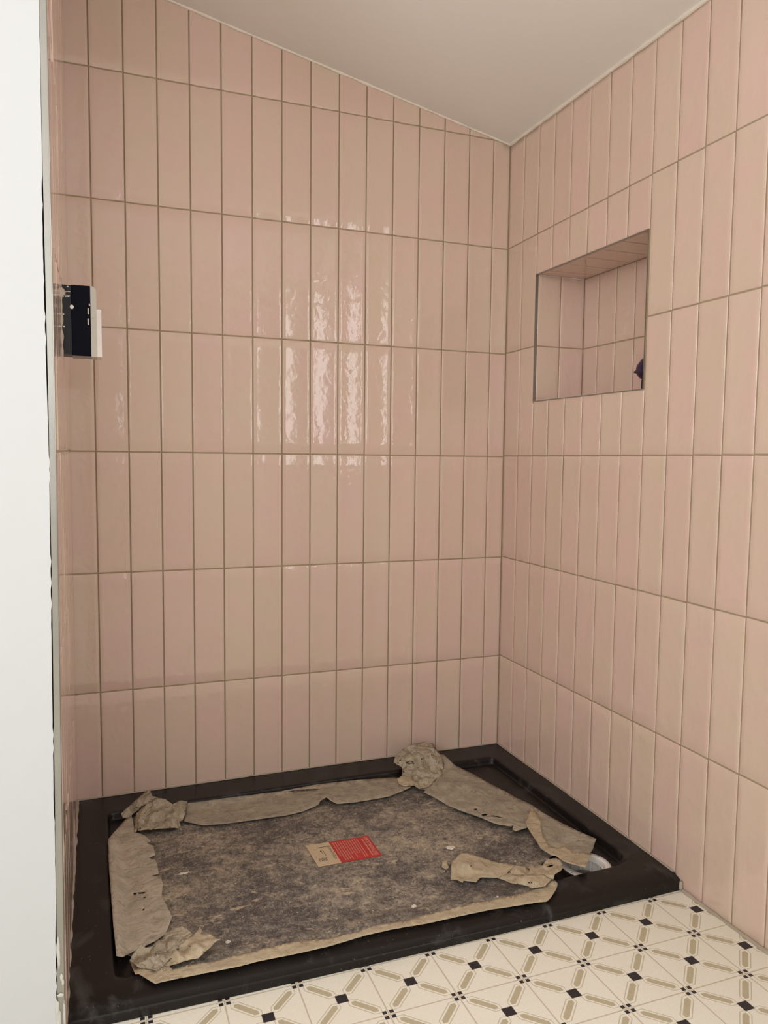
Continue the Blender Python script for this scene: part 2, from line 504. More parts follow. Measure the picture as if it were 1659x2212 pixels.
def PT(u, v): return Vector((YW * u + v, -u, NZ1))            # soffit
def PS(u, v): return Vector((YW * u + v, -u, NZ0 + 0.002))    # sill
sb_ = [N0 + 0.003, N0 + 0.05] + [N0 + 0.05 + TW * i for i in range(1, 6)] + [N1]
for i in range(len(sb_) - 1):
    if sb_[i + 1] > N1: sb_[i + 1] = N1
    TR.tile(PT, sb_[i], sb_[i + 1], 0.0075, ND - 0.004, Vector((0, 0, -1)), rng=rng, conc=0.0004)
    TR.tile(PS, sb_[i], sb_[i + 1], 0.0075, ND, Vector((0, 0, 1)), rng=rng, conc=0.0004)
TR.quad([PT(N0, 0) + Vector((0, 0, xg)), PT(N1, 0) + Vector((0, 0, xg)), PT(N1, ND + .01) + Vector((0, 0, xg)), PT(N0, ND + .01) + Vector((0, 0, xg))], 1)
TR.quad([PS(N0, 0) - Vector((0, 0, xg)), PS(N1, 0) - Vector((0, 0, xg)), PS(N1, ND) - Vector((0, 0, xg)), PS(N0, ND) - Vector((0, 0, xg))], 1)
TR.build('wall_right')

# --- left wall (tiled inside of the stub partition), faces +x
TL = Tiles(); rng = random.Random(31)
YE = 0.850
def PL(u, v): return Vector((-1.2053 + 0.0035 * v - 0.0030 * u * 0 - 0.0012 * u, -u, v))
ln = Vector((1, 0, 0))
ul = [0.0015, 0.04] + [0.04 + TW * i for i in range(1, 11)] + [YE - 0.0015]
for j in range(-1, 6):
    for i in range(len(ul) - 1):
        v0 = Z0 + j * TH + SB * 1.2 + 0.001; v1 = v0 + TH
        TL.tile(PL, ul[i], ul[i + 1], v0, v1, ln, top=lambda u: ceil_z(-1.2, -u) - 0.002, rng=rng, conc=0.0005, haze=0.2)
lg = Vector((-0.0016, 0, 0))
TL.quad([PL(-0.02, 0.15) + lg, PL(YE, 0.15) + lg, PL(YE, 2.3) + lg, PL(-0.02, 2.3) + lg], 1)
TL.build('wall_left')

# --- metal edge trim on the near end of the left wall
def strip(name, pts_in, pts_out, depth, mat, round_=True):
    bm = bmesh.new(); rings = []
    for (a, b) in zip(pts_in, pts_out):
        a = Vector(a); b = Vector(b); d = Vector((0, depth, 0))
        prof = []
        r = 0.0016
        prof.append(b + d); prof.append(b); 
        prof.append(a + Vector((-r, 0, 0)))
        for t in (22, 45, 68):
            t = math.radians(t)
            prof.append(a + Vector((-r + r * math.sin(t), r - r * math.cos(t), 0)))
        prof.append(a + Vector((0, r, 0))); prof.append(a + d)
        rings.append([bm.verts.new(p) for p in prof])
    for i in range(len(rings) - 1):
        n = len(rings[i])
        for k in range(n - 1):
            bm.faces.new((rings[i][k], rings[i][k + 1], rings[i + 1][k + 1], rings[i + 1][k]))
    bmesh.ops.recalc_face_normals(bm, faces=bm.faces)
    return bm_obj(name, bm, mat, smooth=False)

zt = [0.21, 0.30, 0.36, 0.6, 0.9, 1.2, 1.5, 1.8, 2.24]
def trim_r(z): return on_y_x(z, [(0.21, -1.2078), (0.34, -1.2062), (0.89, -1.2022), (1.09, -1.2010), (1.34, -1.2005), (1.7, -1.2), (2.3, -1.1985)])
def on_y_x(z, tab):
    for (a, xa), (b, xb) in zip(tab, tab[1:]):
        if z <= b: return xa + (xb - xa) * (z - a) / (b - a)
    return tab[-1][1]
def trim_l(z): return on_y_x(z, [(0.20, -1.2178), (0.34, -1.2172), (0.89, -1.2117), (1.09, -1.2098), (1.34, -1.2112), (1.7, -1.2096), (2.3, -1.209)])
t1 = strip('trim_1', [(trim_r(z), -YE, z) for z in zt], [(trim_l(z) + 0.0008, -YE, z) for z in zt], 0.010, M_METAL)
tag(t1, 'thin satin metal tile edge strip running up the left wall end', kind='structure')

# --- white painted end of the partition, facing the camera (left of the strip)
def ragged_face():
    v = []; f = []
    zs = [0.16 + i * 0.01 for i in range(214)]
    yf = -YE - 0.0012
    for i, z in enumerate(zs):
        xr = trim_l(z) - 0.0009 + 0.0004 * noise.noise(Vector((z * 60, 0, 0)))
        # little filler bridges across the gap
        if noise.noise(Vector((z * 95, 7, 0))) > 0.22 or z > 1.47 or (0.42 < z < 0.58): xr += 0.0011
        v += [(xr, yf, z), (-1.26, yf - 0.0003, z), (-2.62, yf, z), (xr, yf + 0.012, z)]
    for i in range(len(zs) - 1):
        a = i * 4
        f += [(a + 1, a, a + 4, a + 5), (a + 2, a + 1, a + 5, a + 6), (a, a + 3, a + 7, a + 4)]
    return new_mesh('wall_stub', v, f, M_WHITE)
ws = ragged_face(); ws.name = 'wall_partition'; tag(ws, kind='structure')
# dark recess behind the gap and the rest of the partition's thickness
bm = bmesh.new(); box_bm(bm, -1.2186, -1.2065, -YE + 0.0105, -0.0, 0.16, 2.2)
cg = bm_obj('trim_2', bm, M_DGAP); tag(cg, 'dark gap between the metal strip and white painted wall end', kind='structure')
# filler smears at the foot of the strip
bm = bmesh.new()
for (px, py, sx, sz) in [(125.5, 2052, .0024, .020), (127, 2068, .0020, .016), (133, 2112, .0022, .006), (136, 2122, .0018, .005), (124, 2186, .0030, .018), (127, 2205, .0036, .018), (131, 2150, .0045, .003), (139, 2190, .0016, .02)]:
    p = on_y(px, py, -YE - 0.001)
    r = bmesh.ops.create_icosphere(bm, subdivisions=3, radius=1)
    for v in r['verts']:
        n = 1 + 0.35 * noise.noise(v.co * 2.3 + Vector((px, py, 0)))
        v.co = p + Vector((v.co.x * sx * n, v.co.y * 0.0013, v.co.z * sz * n))
fs = bm_obj('trim_3', bm, M_WHITESM, smooth=True); tag(fs, 'lumpy white filler smeared at the foot of the metal strip', kind='structure')

# ------------------------------------------------------------------ ceiling, floor, rest of the room
XA, XB_, YA = -2.62, 0.03, -3.3
v = []; f = []
nx, ny = 24, 24
for j in range(ny + 1):
    for i in range(nx + 1):
        x = XA + (0.05 - XA) * i / nx; y = YA + (0.05 - YA) * j / ny
        v.append((x, y, ceil_z(x, y) + 0.0012 * noise.noise(Vector((x * 3, y * 3, 0)))))
for j in range(ny):
    for i in range(nx):
        a = j * (nx + 1) + i; f.append((a, a + nx + 1, a + nx + 2, a + 1))
tag(new_mesh('ceiling', v, f, M_CEIL, smooth=True), kind='structure')

# floor: vinyl with its pattern laid out in metres
FA, FS = -0.0156, 0.124
FO = Vector((-0.2231, -0.9324, 0))
cu = Vector((math.cos(FA), math.sin(FA), 0)); cv = Vector((-math.sin(FA), math.cos(FA), 0))
v = []; f = []; uvs = []
nx, ny = 30, 34
for j in range(ny + 1):
    for i in range(nx + 1):
        x = XA + (0.05 - XA) * i / nx; y = YA + (0.02 - YA) * j / ny
        v.append((x, y, floor_z(x, y)))
        d = Vector((x, y, 0)) - FO
        uvs.append((d.dot(cu) / FS + 50.0, d.dot(cv) / FS + 50.0))
for j in range(ny):
    for i in range(nx):
        a = j * (nx + 1) + i
        x0f, y0f = v[a][0], v[a][1]; x1f, y1f = v[a + nx + 2][0], v[a + nx + 2][1]
        # opening for the waste under the tray
        if x1f > -0.215 and x0f < -0.09 and y1f > -0.725 and y0f < -0.60 and y0f > -0.775: continue
        f.append((a, a + 1, a + nx + 2, a + nx + 1))
fl = new_mesh('floor', v, f, M_FLOOR)
uvl = fl.data.uv_layers.new(name='UVMap')
for l in fl.data.loops: uvl.data[l.index].uv = uvs[l.vertex_index]
tag(fl, kind='structure')

def wall_panel(name, quads, mat=M_ROOM):
    v = []; f = []
    for q in quads:
        b = len(v); v += q; f.append((b, b + 1, b + 2, b + 3))
    return tag(new_mesh(name, v, f, mat), kind='structure')
zf, zc = 0.14, 2.75
# rear wall behind the camera, far left wall, both with openings made up for the added fill lamps, right wall beyond the tiles with its window
wx0, wx1, wz0_, wz1_ = -2.42, -1.38, 1.13, 2.17
wall_panel('wall_rear', [[(XA, YA, zf), (wx0, YA, zf), (wx0, YA, zc), (XA, YA, zc)], [(wx1, YA, zf), (0.05, YA, zf), (0.05, YA, zc), (wx1, YA, zc)],
    [(wx0, YA, zf), (wx1, YA, zf), (wx1, YA, wz0_), (wx0, YA, wz0_)], [(wx0, YA, wz1_), (wx1, YA, wz1_), (wx1, YA, zc), (wx0, YA, zc)],
    [(wx0, YA, wz0_), (wx1, YA, wz0_), (wx1, YA - .12, wz0_), (wx0, YA - .12, wz0_)], [(wx0, YA, wz1_), (wx1, YA, wz1_), (wx1, YA - .12, wz1_), (wx0, YA - .12, wz1_)],
    [(wx0, YA, wz0_), (wx0, YA, wz1_), (wx0, YA - .12, wz1_), (wx0, YA - .12, wz0_)], [(wx1, YA, wz0_), (wx1, YA, wz1_), (wx1, YA - .12, wz1_), (wx1, YA - .12, wz0_)]])
bm = bmesh.new()
for (a, b, c, e) in ((wx0, wx0 + .035, wz0_, wz1_), (wx1 - .035, wx1, wz0_, wz1_), (wx0, wx1, wz0_, wz0_ + .035), (wx0, wx1, wz1_ - .035, wz1_)):
    box_bm(bm, a, b, YA - .11, YA - .07, c, e, 0.003)
tag(bm_obj('added_window_3', bm, M_WPLAST), kind='structure')  # frame of an added, unseen rear window that houses the fill lamp
def holed(name, x, y0, y1, wy0, wy1, wz0, wz1, deep):
    q = [[(x, y0, zf), (x, wy0, zf), (x, wy0, zc), (x, y0, zc)], [(x, wy1, zf), (x, y1, zf), (x, y1, zc), (x, wy1, zc)],
         [(x, wy0, zf), (x, wy1, zf), (x, wy1, wz0), (x, wy0, wz0)], [(x, wy0, wz1), (x, wy1, wz1), (x, wy1, zc), (x, wy0, zc)],
         [(x, wy0, wz0), (x, wy1, wz0), (x + deep, wy1, wz0), (x + deep, wy0, wz0)], [(x, wy0, wz1), (x, wy1, wz1), (x + deep, wy1, wz1), (x + deep, wy0, wz1)],
         [(x, wy0, wz0), (x, wy0, wz1), (x + deep, wy0, wz1), (x + deep, wy0, wz0)], [(x, wy1, wz0), (x, wy1, wz1), (x + deep, wy1, wz1), (x + deep, wy1, wz0)]]
    wall_panel(name, q, M_WHITE)
xr_ = YW * UEND + 0.0005
holed('wall_right_beyond', xr_, YA, -UEND, -2.14, -1.30, 1.08, 1.92, 0.14)
holed('wall_far', XA, YA, -YE, -2.85, -1.75, 1.1, 2.2, -0.14)  # window opening here is added for the left fill lamp
def frame(name, x, wy0, wy1, wz0, wz1, d):
    bm = bmesh.new(); t = 0.035
    for (a, b, c, e) in ((wy0, wy0 + t, wz0, wz1), (wy1 - t, wy1, wz0, wz1), (wy0, wy1, wz0, wz0 + t), (wy0, wy1, wz1 - t, wz1)):
        box_bm(bm, x - d / 2, x + d / 2, a, b, c, e, 0.003)
    tag(bm_obj(name, bm, M_WPLAST), kind='structure')
frame('window_1', xr_ + 0.11, -2.14, -1.30, 1.08, 1.92, 0.04)
frame('added_window_2', XA - 0.11, -2.85, -1.75, 1.1, 2.2, 0.04)  # frame of an added, unseen left window around its fill lamp

# ------------------------------------------------------------------ sealant beads and niche edge strips
def bead(name, path, r, mat, wob=0.25, squash=None, label=None, seed=0, ns=8):
    bm = bmesh.new(); rings = []
    n = len(path)
    for i, p in enumerate(path):
        p = Vector(p)
        t = (Vector(path[min(i + 1, n - 1)]) - Vector(path[max(i - 1, 0)])).normalized()
        up = Vector((0, 0, 1)) if abs(t.z) < 0.9 else Vector((0, 1, 0))
        s = t.cross(up).normalized(); u = s.cross(t)
        rr = r * (1 + wob * noise.noise(Vector((i * 0.31, seed, 3))) * 1.6)
        rings.append([bm.verts.new(p + (s * math.cos(a) + u * math.sin(a)) * rr) for a in [2 * math.pi * k / ns for k in range(ns)]])
    for i in range(n - 1):
        for k in range(ns):
            bm.faces.new((rings[i][k], rings[i][(k + 1) % ns], rings[i + 1][(k + 1) % ns], rings[i + 1][k]))
    bmesh.ops.recalc_face_normals(bm, faces=bm.faces)
    o = bm_obj(name, bm, mat, smooth=True)
    return tag(o, label, kind='structure')
def lin(a, b, n): 
    a = Vector(a); b = Vector(b); return [a + (b - a) * i / (n - 1) for i in range(n)]
bead('trim_4', [(-u, -0.001, ceil_z(-u, 0) - 0.0005) for u in [i * 0.012 for i in range(0, 101)]], 0.0040, M_CAULK, 0.5, label='thin uneven white sealant line where back wall meets sloping ceiling', seed=1)
bead('trim_5', [(YW * u - 0.001, -u, ceil_z(0, -u) - 0.0005) for u in [i * 0.012 for i in range(0, 96)]], 0.0055, M_CAULK, 0.3, label='white sealant line where right wall meets ceiling', seed=2)

# ------------------------------------------------------------------ shower tray
ZT = 0.2225
XT0, XT1 = -1.2065, -0.004
def xtl(y): return -1.2045 + 0.0062 * y * 1.0            # left edge drifts slightly
def front_y(x): return -0.806 + 0.026 * (x / 1.21) ** 2
def rim_z(x, y):
    z = ZT
    z += -0.006 * math.exp(-((x) ** 2 + (y) ** 2) / 0.09) + 0.002 * (-y / 0.8) * (1 + x / 1.2) + 0.001 * min(1, max(0, -x - 0.3))
    return z
def sd_round(x, y, x0, x1, y0, y1, rbr, rgen):
    """inside distance (positive inside) of a rectangle whose near right corner is rounder"""
    cx, cy = (x0 + x1) / 2, (y0 + y1) / 2
    hx, hy = (x1 - x0) / 2, (y1 - y0) / 2
    r = rbr if (x > cx and y < cy) else rgen
    qx = abs(x - cx) - (hx - r); qy = abs(y - cy) - (hy - r)
    return r - (math.hypot(max(qx, 0), max(qy, 0)) + min(max(qx, qy), 0))
BX0, BX1, BY0, BY1 = -1.137, -0.066, -0.722, -0.097
def basin(x, y):
    d = sd_round(x, y, BX0, BX1, BY0, BY1, 0.055, 0.018)
    return d
def tray_z(x, y):
    z = rim_z(x, y)
    d = basin(x, y)
    t = min(1, max(0, d / 0.007)); t = t * t * (3 - 2 * t)
    dep = 0.0175 + 0.004 * max(0, 1 - math.hypot(x + 0.155, y + 0.665) / 0.5)
    z -= dep * t
    # small raised bead line just inside the step
    yf = front_y(x)
    e = (y - yf)                      # distance from the front edge
    if e < 0.046:
        s = 1 - e / 0.046
        z -= 0.0105 * s ** 2.2
    return z
tray = empty('shower_tray', (-0.6, -0.4, 0.2))
tag(tray, 'low black rectangular shower tray filling the tiled alcove', 'shower tray')
DRX, DRY = -0.1503, -0.6638
DR = 0.056
def tray_body():
    us = sorted(set([i / 150 for i in range(151)]))
    vs_ = sorted(set([i / 110 for i in range(111)]))
    # refine around steps
    xs = [XT0 + (XT1 - XT0) * u for u in us] + [BX0 + k * 0.0012 for k in range(0, 8)] + [BX1 - k * 0.0012 for k in range(0, 8)]
    ys = [BY0 + k * 0.0012 for k in range(0, 8)] + [BY1 - k * 0.0012 for k in range(0, 8)]
    xs = sorted(set(round(x, 5) for x in xs if x <= XT1))
    ts = sorted(set([round(i / 110, 5) for i in range(111)] + [round(y / -0.806, 5) for y in ys]))
    v = []; f = []
    nx = len(xs)
    for t in ts:
        for i, x in enumerate(xs):
            y = -0.0035 + (front_y(x) + 0.0035) * t
            xx = x
            if i == 0: xx = xtl(y)
            # rounded vertical corners of the outline
            z = tray_z(x, y)
            if t > 0.99999: z -= 0.004
            if i == 0: z -= 0.003
            # drop the surface through the drain hole
            if math.hypot(x - DRX, y - DRY) < DR * 0.86: z -= 0.012
            v.append((xx, y, z))
    nt = len(ts)
    for j in range(nt - 1):
        for i in range(nx - 1):
            a = j * nx + i
            cx = sum(v[k][0] for k in (a, a + 1, a + nx, a + nx + 1)) / 4; cy = sum(v[k][1] for k in (a, a + 1, a + nx, a + nx + 1)) / 4
            if math.hypot(cx - DRX, cy - DRY) < DR * 0.8: continue
            f.append((a, a + nx, a + nx + 1, a + 1))
    # front apron
    b = len(v)
    lev = [0.0, 0.35, 0.8, 1.0]
    for L in lev:
        for x in xs:
            y = front_y(x); z0 = tray_z(x, y) - 0.004; zb = floor_z(x, y) + 0.001
            z = z0 + (zb - z0) * L
            # tight bottom corner curve at the right hand end
            y2 = y - 0.0012 * math.sin(L * math.pi * 0.5)
            if x > -0.02 and L >= 0.99: z += 0.006 * ((x + 0.02) / 0.016)
            v.append((x if x > xs[0] else xtl(y), y2, z))
    top0 = (nt - 1) * nx
    for i in range(nx - 1):
        f.append((top0 + i, b + i, b + i + 1, top0 + i + 1))
        for k in range(len(lev) - 1):
            a = b + k * nx + i; f.append((a, a + nx, a + nx + 1, a + 1))
    # sides and back skirt
    def skirt(idx):
        bb = len(v)
        for k in idx: v.append((v[k][0], v[k][1], floor_z(v[k][0], v[k][1]) + 0.001))
        for k in range(len(idx) - 1): f.append((idx[k], idx[k + 1], bb + k + 1, bb + k))
    skirt([j * nx for j in range(nt)]); skirt([j * nx + nx - 1 for j in range(nt)][::-1]); skirt(list(range(nx))[::-1])
    o = new_mesh('tray_body', v, f, M_TRAY, smooth=True)
    adopt(o, tray)
    return o
tray_body()
def lathe(bm, prof, cx, cy, n=64, zoff=None, seg=None):
    rings = []
    for (r, z) in prof:
        rings.append([bm.verts.new((cx + r * math.cos(2 * math.pi * k / n), cy + r * math.sin(2 * math.pi * k / n), z)) for k in range(n)])
    for i in range(len(rings) - 1):
        for k in range(n):
            bm.faces.new((rings[i][k], rings[i][(k + 1) % n], rings[i + 1][(k + 1) % n], rings[i + 1][k]))
    return rings
ZB = tray_z(DRX, DRY)
dr = empty('waste_drain', (DRX, DRY, ZB)); adopt(dr, tray)
bm = bmesh.new()
lathe(bm, [(0.0405, ZB - 0.036), (0.0405, ZB - 0.004), (0.0408, ZB + 0.001), (0.0420, ZB + 0.0022), (0.0545, ZB + 0.0014), (0.0558, ZB - 0.0004), (0.0552, ZB - 0.006)], DRX, DRY)
bmesh.ops.recalc_face_normals(bm, faces=bm.faces)
fr_ = bm_obj('flange_ring', bm, M_WPLAST, smooth=True)
nms = []
for k in range(4):
    bm = bmesh.new()
    a = math.radians(20 + 90 * k)
    r = bmesh.ops.create_cube(bm, size=1)
    for v in r['verts']:
        l = Vector((v.co.x * 0.0125, v.co.y * 0.0007, v.co.z * 0.0008))
        v.co = Vector((DRX + math.cos(a) * (0.0485 + l.x) - math.sin(a) * l.y, DRY + math.sin(a) * (0.0485 + l.x) + math.cos(a) * l.y, ZB + 0.0019 + l.z))
    nms.append(bm_obj('notch_mark', bm, M_GPLAST))
bm = bmesh.new()
lathe(bm, [(0.0395, ZB - 0.007), (0.036, ZB - 0.0065), (0.0355, ZB - 0.0085), (0.0395, ZB - 0.0095)], DRX, DRY)
for k in range(10):
    a = 2 * math.pi * k / 10
    r = bmesh.ops.create_cube(bm, size=1)
    for v in r['verts']:
        l = Vector((v.co.x * 0.003, v.co.y * 0.0045, v.co.z * 0.020))
        v.co = Vector((DRX + math.cos(a) * (0.036 + l.x) - math.sin(a) * l.y, DRY + math.sin(a) * (0.036 + l.x) + math.cos(a) * l.y, ZB - 0.020 + l.z))
cg_ = bm_obj('inner_cage', bm, M_WPLAST)
bm = bmesh.new()
lathe(bm, [(0.0, ZB - 0.0235), (0.018, ZB - 0.0245), (0.030, ZB - 0.0275), (0.033, ZB - 0.031), (0.0402, ZB - 0.036)], DRX, DRY)
td = bm_obj('trap_cap', bm, M_GPLAST, smooth=True)
for o in [fr_, cg_, td] + nms:
    o.parent = dr; o.matrix_parent_inverse = Matrix.Translation(Vector((DRX, DRY, ZB))).inverted()
tag(fr_, 'round white plastic flange'); tag(td, 'grey domed disc inside')

# sealant round the tray
bead('trim_6', [(-u, -0.0030, tray_z(-u, -0.01) + 0.0008) for u in [0.004 + i * 0.012 for i in range(0, 101)]], 0.0017, M_SILIC, 0.3, label='pale sealant line between back wall tiles and tray', seed=4)
bead('trim_7', [(YW * u - 0.0025, -u, tray_z(-0.01, -min(u, 0.75)) + 0.0006) for u in [0.004 + i * 0.012 for i in range(0, 66)]], 0.0020, M_SILIC, 0.3, label='pale sealant line between right wall tiles and tray', seed=5)
bead('trim_8', [(xtl(-u) + 0.0006, -u, tray_z(-1.2, -min(u, 0.75)) + 0.0005 + 0.001 * noise.noise(Vector((u * 30, 0, 0)))) for u in [0.01 + i * 0.01 for i in range(0, 80)]], 0.0030, M_SILIC, 0.6, label='ragged beige sealant line between left wall and tray', seed=6)
bead('trim_9', [(YW * u - 0.0025, -u, floor_z(YW * u, -u) + 0.0006) for u in [0.812 + i * 0.010 for i in range(0, 38)]], 0.0042, M_SILIC, 0.5, label='beige sealant line between right wall tiles and patterned floor', seed=7)
bead('trim_10', [(YW * 0.8 - 0.004, -0.8075, z) for z in [0.2, 0.204, 0.208, 0.212, 0.218]], 0.0032, M_SILIC, 0.4, label='sealant blob at the near right corner of the tray', seed=8)

# niche edge strips (metal)
def flat_strip(name, p0, p1, wdir, wd, ndir, th, mat, label):
    p0 = Vector(p0); p1 = Vector(p1); wv = Vector(wdir) * wd; nv_ = Vector(ndir) * th
    vs = [p0, p1, p1 + wv, p0 + wv, p0 + nv_, p1 + nv_, p1 + wv + nv_, p0 + wv + nv_]
    fs_ = [(0, 1, 2, 3), (7, 6, 5, 4), (0, 4, 5, 1), (1, 5, 6, 2), (2, 6, 7, 3), (3, 7, 4, 0)]
    return tag(new_mesh(name, vs, fs_, mat), label, kind='structure')
xn0, xn1 = YW * N0, YW * N1
flat_strip('trim_11', (xn0 - 0.0012, -N0 - 0.0004, NZ0), (xn0 - 0.0012, -N0 - 0.0004, NZ1 + 0.001), (1, 0, 0), 0.0082, (0, 1, 0), 0.0016, M_METAL, 'metal edge strip down the far side of the wall niche')
flat_strip('trim_12', (xn1 - 0.0014, -N1 + 0.0004, NZ0 - 0.001), (xn1 - 0.0014, -N1 + 0.0004, NZ1 + 0.001), (1, 0, 0), 0.0082, (0, -1, 0), 0.0016, M_METAL, 'metal edge strip down the near side of the wall niche')
flat_strip('trim_13', (xn0 - 0.0012, -N0, NZ1 - 0.0004), (xn1 - 0.0012, -N1, NZ1 - 0.0004), (1, 0, 0), 0.0080, (0, 0, 1), 0.0016, M_METAL, 'metal edge strip along the top of the wall niche')
flat_strip('trim_14', (xn0 - 0.0012, -N0, NZ0 + 0.0022), (xn1 - 0.0012, -N1, NZ0 + 0.0022), (1, 0, 0), 0.0080, (0, 0, -1), 0.0016, M_METAL, 'metal edge strip along the sill of the wall niche')

# ------------------------------------------------------------------ protective film on the tray
def sheet_piece(name, outline, mat, zfun, root, step=5.0, inner=(), crease=0.0, cscale=40, seed=0, lift=None, thick=0.0005, smooth=True, holes=()):
    """outline: photo pixels with an optional height above the tray; points are put on the tray surface"""
    pts = []
    o2 = [(p[0], p[1], p[2] if len(p) > 2 else 0.0) for p in outline]
    # densify the outline with a little raggedness
    out = []
    for (a, b) in zip(o2, o2[1:] + o2[:1]):
        L = math.hypot(b[0] - a[0], b[1] - a[1]); n = max(1, int(L / step))
        for i in range(n):
            t = i / n
            q = [a[k] + (b[k] - a[k]) * t for k in range(3)]
            if i: 
                j = 0.45 * noise.noise(Vector((q[0] * 0.21, q[1] * 0.21, seed)))
                q[0] += j * 1.4; q[1] += j
            out.append(q)
    def inside(x, y, poly=out):
        c = False; n = len(poly)
        for i in range(n):
            x1, y1 = poly[i][0], poly[i][1]; x2, y2 = poly[i - 1][0], poly[i - 1][1]
            if (y1 > y) != (y2 > y) and x < (x2 - x1) * (y - y1) / (y2 - y1) + x1: c = not c
        return c
    ctrl = o2 + [tuple(p) for p in inner]
    def hgt(x, y):
        sw = 0; sv = 0
        for (cx, cy, h) in ctrl:
            wgt = 1.0 / ((cx - x) ** 2 + ((cy - y) * 1.8) ** 2 + 9.0) ** 1.3
            sw += wgt; sv += wgt * h
        return sv / sw
    pts = [(q[0], q[1]) for q in out]; hs = [q[2] for q in out]
    xs = [q[0] for q in out]; ys = [q[1] for q in out]
    r = random.Random(seed)
    y = min(ys)
    row = 0
    while y < max(ys):
        x = min(xs) + (row % 2) * step / 2
        while x < max(xs):
            jx, jy = x + r.uniform(-.25, .25) * step, y + r.uniform(-.2, .2) * step
            if inside(jx, jy):
                md = min((jx - q[0]) ** 2 + (jy - q[1]) ** 2 for q in out)
                if md > (step * 0.45) ** 2:
                    pts.append((jx, jy)); hs.append(hgt(jx, jy))
            x += step
        y += step * 0.75; row += 1
    ne = len(out)
    edges = [(i, (i + 1) % ne) for i in range(ne)]
    hp = []
    for hl in holes:
        pts2 = []; hs2 = []
        cxm = sum(q[0] for q in hl) / len(hl); cym = sum(q[1] for q in hl) / len(hl)
        keep = [k for k in range(len(pts)) if k < ne or not inside(pts[k][0], pts[k][1], hl)]
        pts = [pts[k] for k in keep]; hs = [hs[k] for k in keep]
        b0 = len(pts)
        for q in hl: pts.append((q[0], q[1])); hs.append(hgt(q[0], q[1]))
        edges += [(b0 + k, b0 + (k + 1) % len(hl)) for k in range(len(hl))]
        hp.append(hl)
    res = delaunay_2d_cdt([Vector(p) for p in pts], edges, [], 1, 1e-4)
    vv, ee, ff, ov = res[0], res[1], res[2], res[3]
    verts = []
    for i, p in enumerate(vv):
        h = hs[ov[i][0]] if ov[i] else 0
        # settle on the tray surface, iterate for the height
        def gap(z):
            w_ = on_z(p.x, p.y, z)
            cz = 0.0
            if crease:
                n1 = noise.noise(Vector((w_.x * cscale, w_.y * cscale, seed)))
                n2 = noise.noise(Vector((w_.x * cscale * 2.3, w_.y * cscale * 2.3, seed + 9)))
                cz = crease * ((1 - abs(n1) * 2.2) * 0.7 + (1 - abs(n2) * 2) * 0.3)
                cz = max(0, cz)
            return z - (zfun(w_.x, w_.y) + h + cz)
        za = ZT + 0.06; zb = za
        while zb > ZT - 0.04:
            zb = za - 0.002
            if gap(zb) <= 0: break
            za = zb
        for _ in range(12):
            zm = (za + zb) / 2
            if gap(zm) <= 0: zb = zm
            else: za = zm
        verts.append(on_z(p.x, p.y, za))
    faces = []
    for t in ff:
        gx = sum(vv[k].x for k in t) / 3; gy = sum(vv[k].y for k in t) / 3
        if any(inside(gx, gy, hl) for hl in hp): continue
        a, b, c = verts[t[0]], verts[t[1]], verts[t[2]]
        n = (b - a).cross(c - a)
        faces.append(tuple(t) if n.z > 0 else tuple(reversed(t)))
    o = new_mesh(name, verts, faces, mat, smooth=smooth)
    md = o.modifiers.new('thickness', 'SOLIDIFY'); md.thickness = thick; md.offset = -1
    if root: adopt(o, root)
    return o

film = empty('protective_film', (-0.65, -0.42, ZT))
tag(film, 'dusty grey protective sheet with torn tan edges lying in the black tray', 'protective film')
def soft_tray(x, y):
    """tray surface as a stiff sheet would follow it: the steps are bridged"""
    z = rim_z(x, y)
    d = basin(x, y)
    t = min(1, max(0, (d - 0.006) / 0.026)); t = t * t * (3 - 2 * t)
    return max(z - 0.0155 * t, tray_z(x, y)) + 0.0016
def zs_sheet(x, y): return soft_tray(x, y) + 0.0006 * noise.noise(Vector((x * 18, y * 18, 2)))
def zs_flap(x, y): return soft_tray(x, y) + 0.0022

sheet_piece('backing_sheet', [(243, 1806), (262, 1784), (300, 1757), (404, 1740), (490, 1728), (607, 1713), (685, 1699), (777, 1689), (858, 1684), (905, 1694), (925, 1672), (985, 1662),
    (1055, 1697), (1114, 1729), (1174, 1763), (1248, 1802), (1275, 1818), (1262, 1850), (1236, 1852), (1196, 1846), (1168, 1868), (1186, 1902), (1180, 1930), (1155, 1940), (1102, 1950), (1066, 1955), (994, 1970), (921, 1986),
    (849, 2000), (791, 2011), (712, 2036), (632, 2053), (560, 2068), (520, 2078), (419, 2098), (375, 2104), (340, 2108), (300, 2090), (283, 2066), (256, 2056), (250, 2000), (246, 1948), (240, 1875)],
    M_SHEET, zs_sheet, film, step=11, seed=1)

# back strip folded over
sheet_piece('folded_edge', [(404, 1735, .001), (490, 1723.5, .001), (607, 1709, .001), (685.5, 1694, .001), (777, 1684, .001), (858, 1679.5, .001), (887, 1690, .004), (887, 1701, .006), (842, 1720, .005), (816, 1725, .004), (767, 1733, .004),
    (728, 1736.5, .004), (715, 1730, .008), (705, 1722, .011), (692, 1730, .008), (689, 1736.5, .006), (679, 1743, .004), (653, 1753, .003), (620, 1761, .003), (562, 1769, .003), (490, 1779, .003), (440, 1783, .004), (397, 1774, .004)],
    M_FILM_C, zs_flap, film, step=7, inner=[(550, 1740, .002), (700, 1712, .006), (800, 1705, .002)], crease=0.002, cscale=26, seed=2, holes=[[(612, 1711.5), (640, 1706), (662, 1704.5), (696, 1704), (676, 1706.5), (658, 1709), (632, 1711)]])
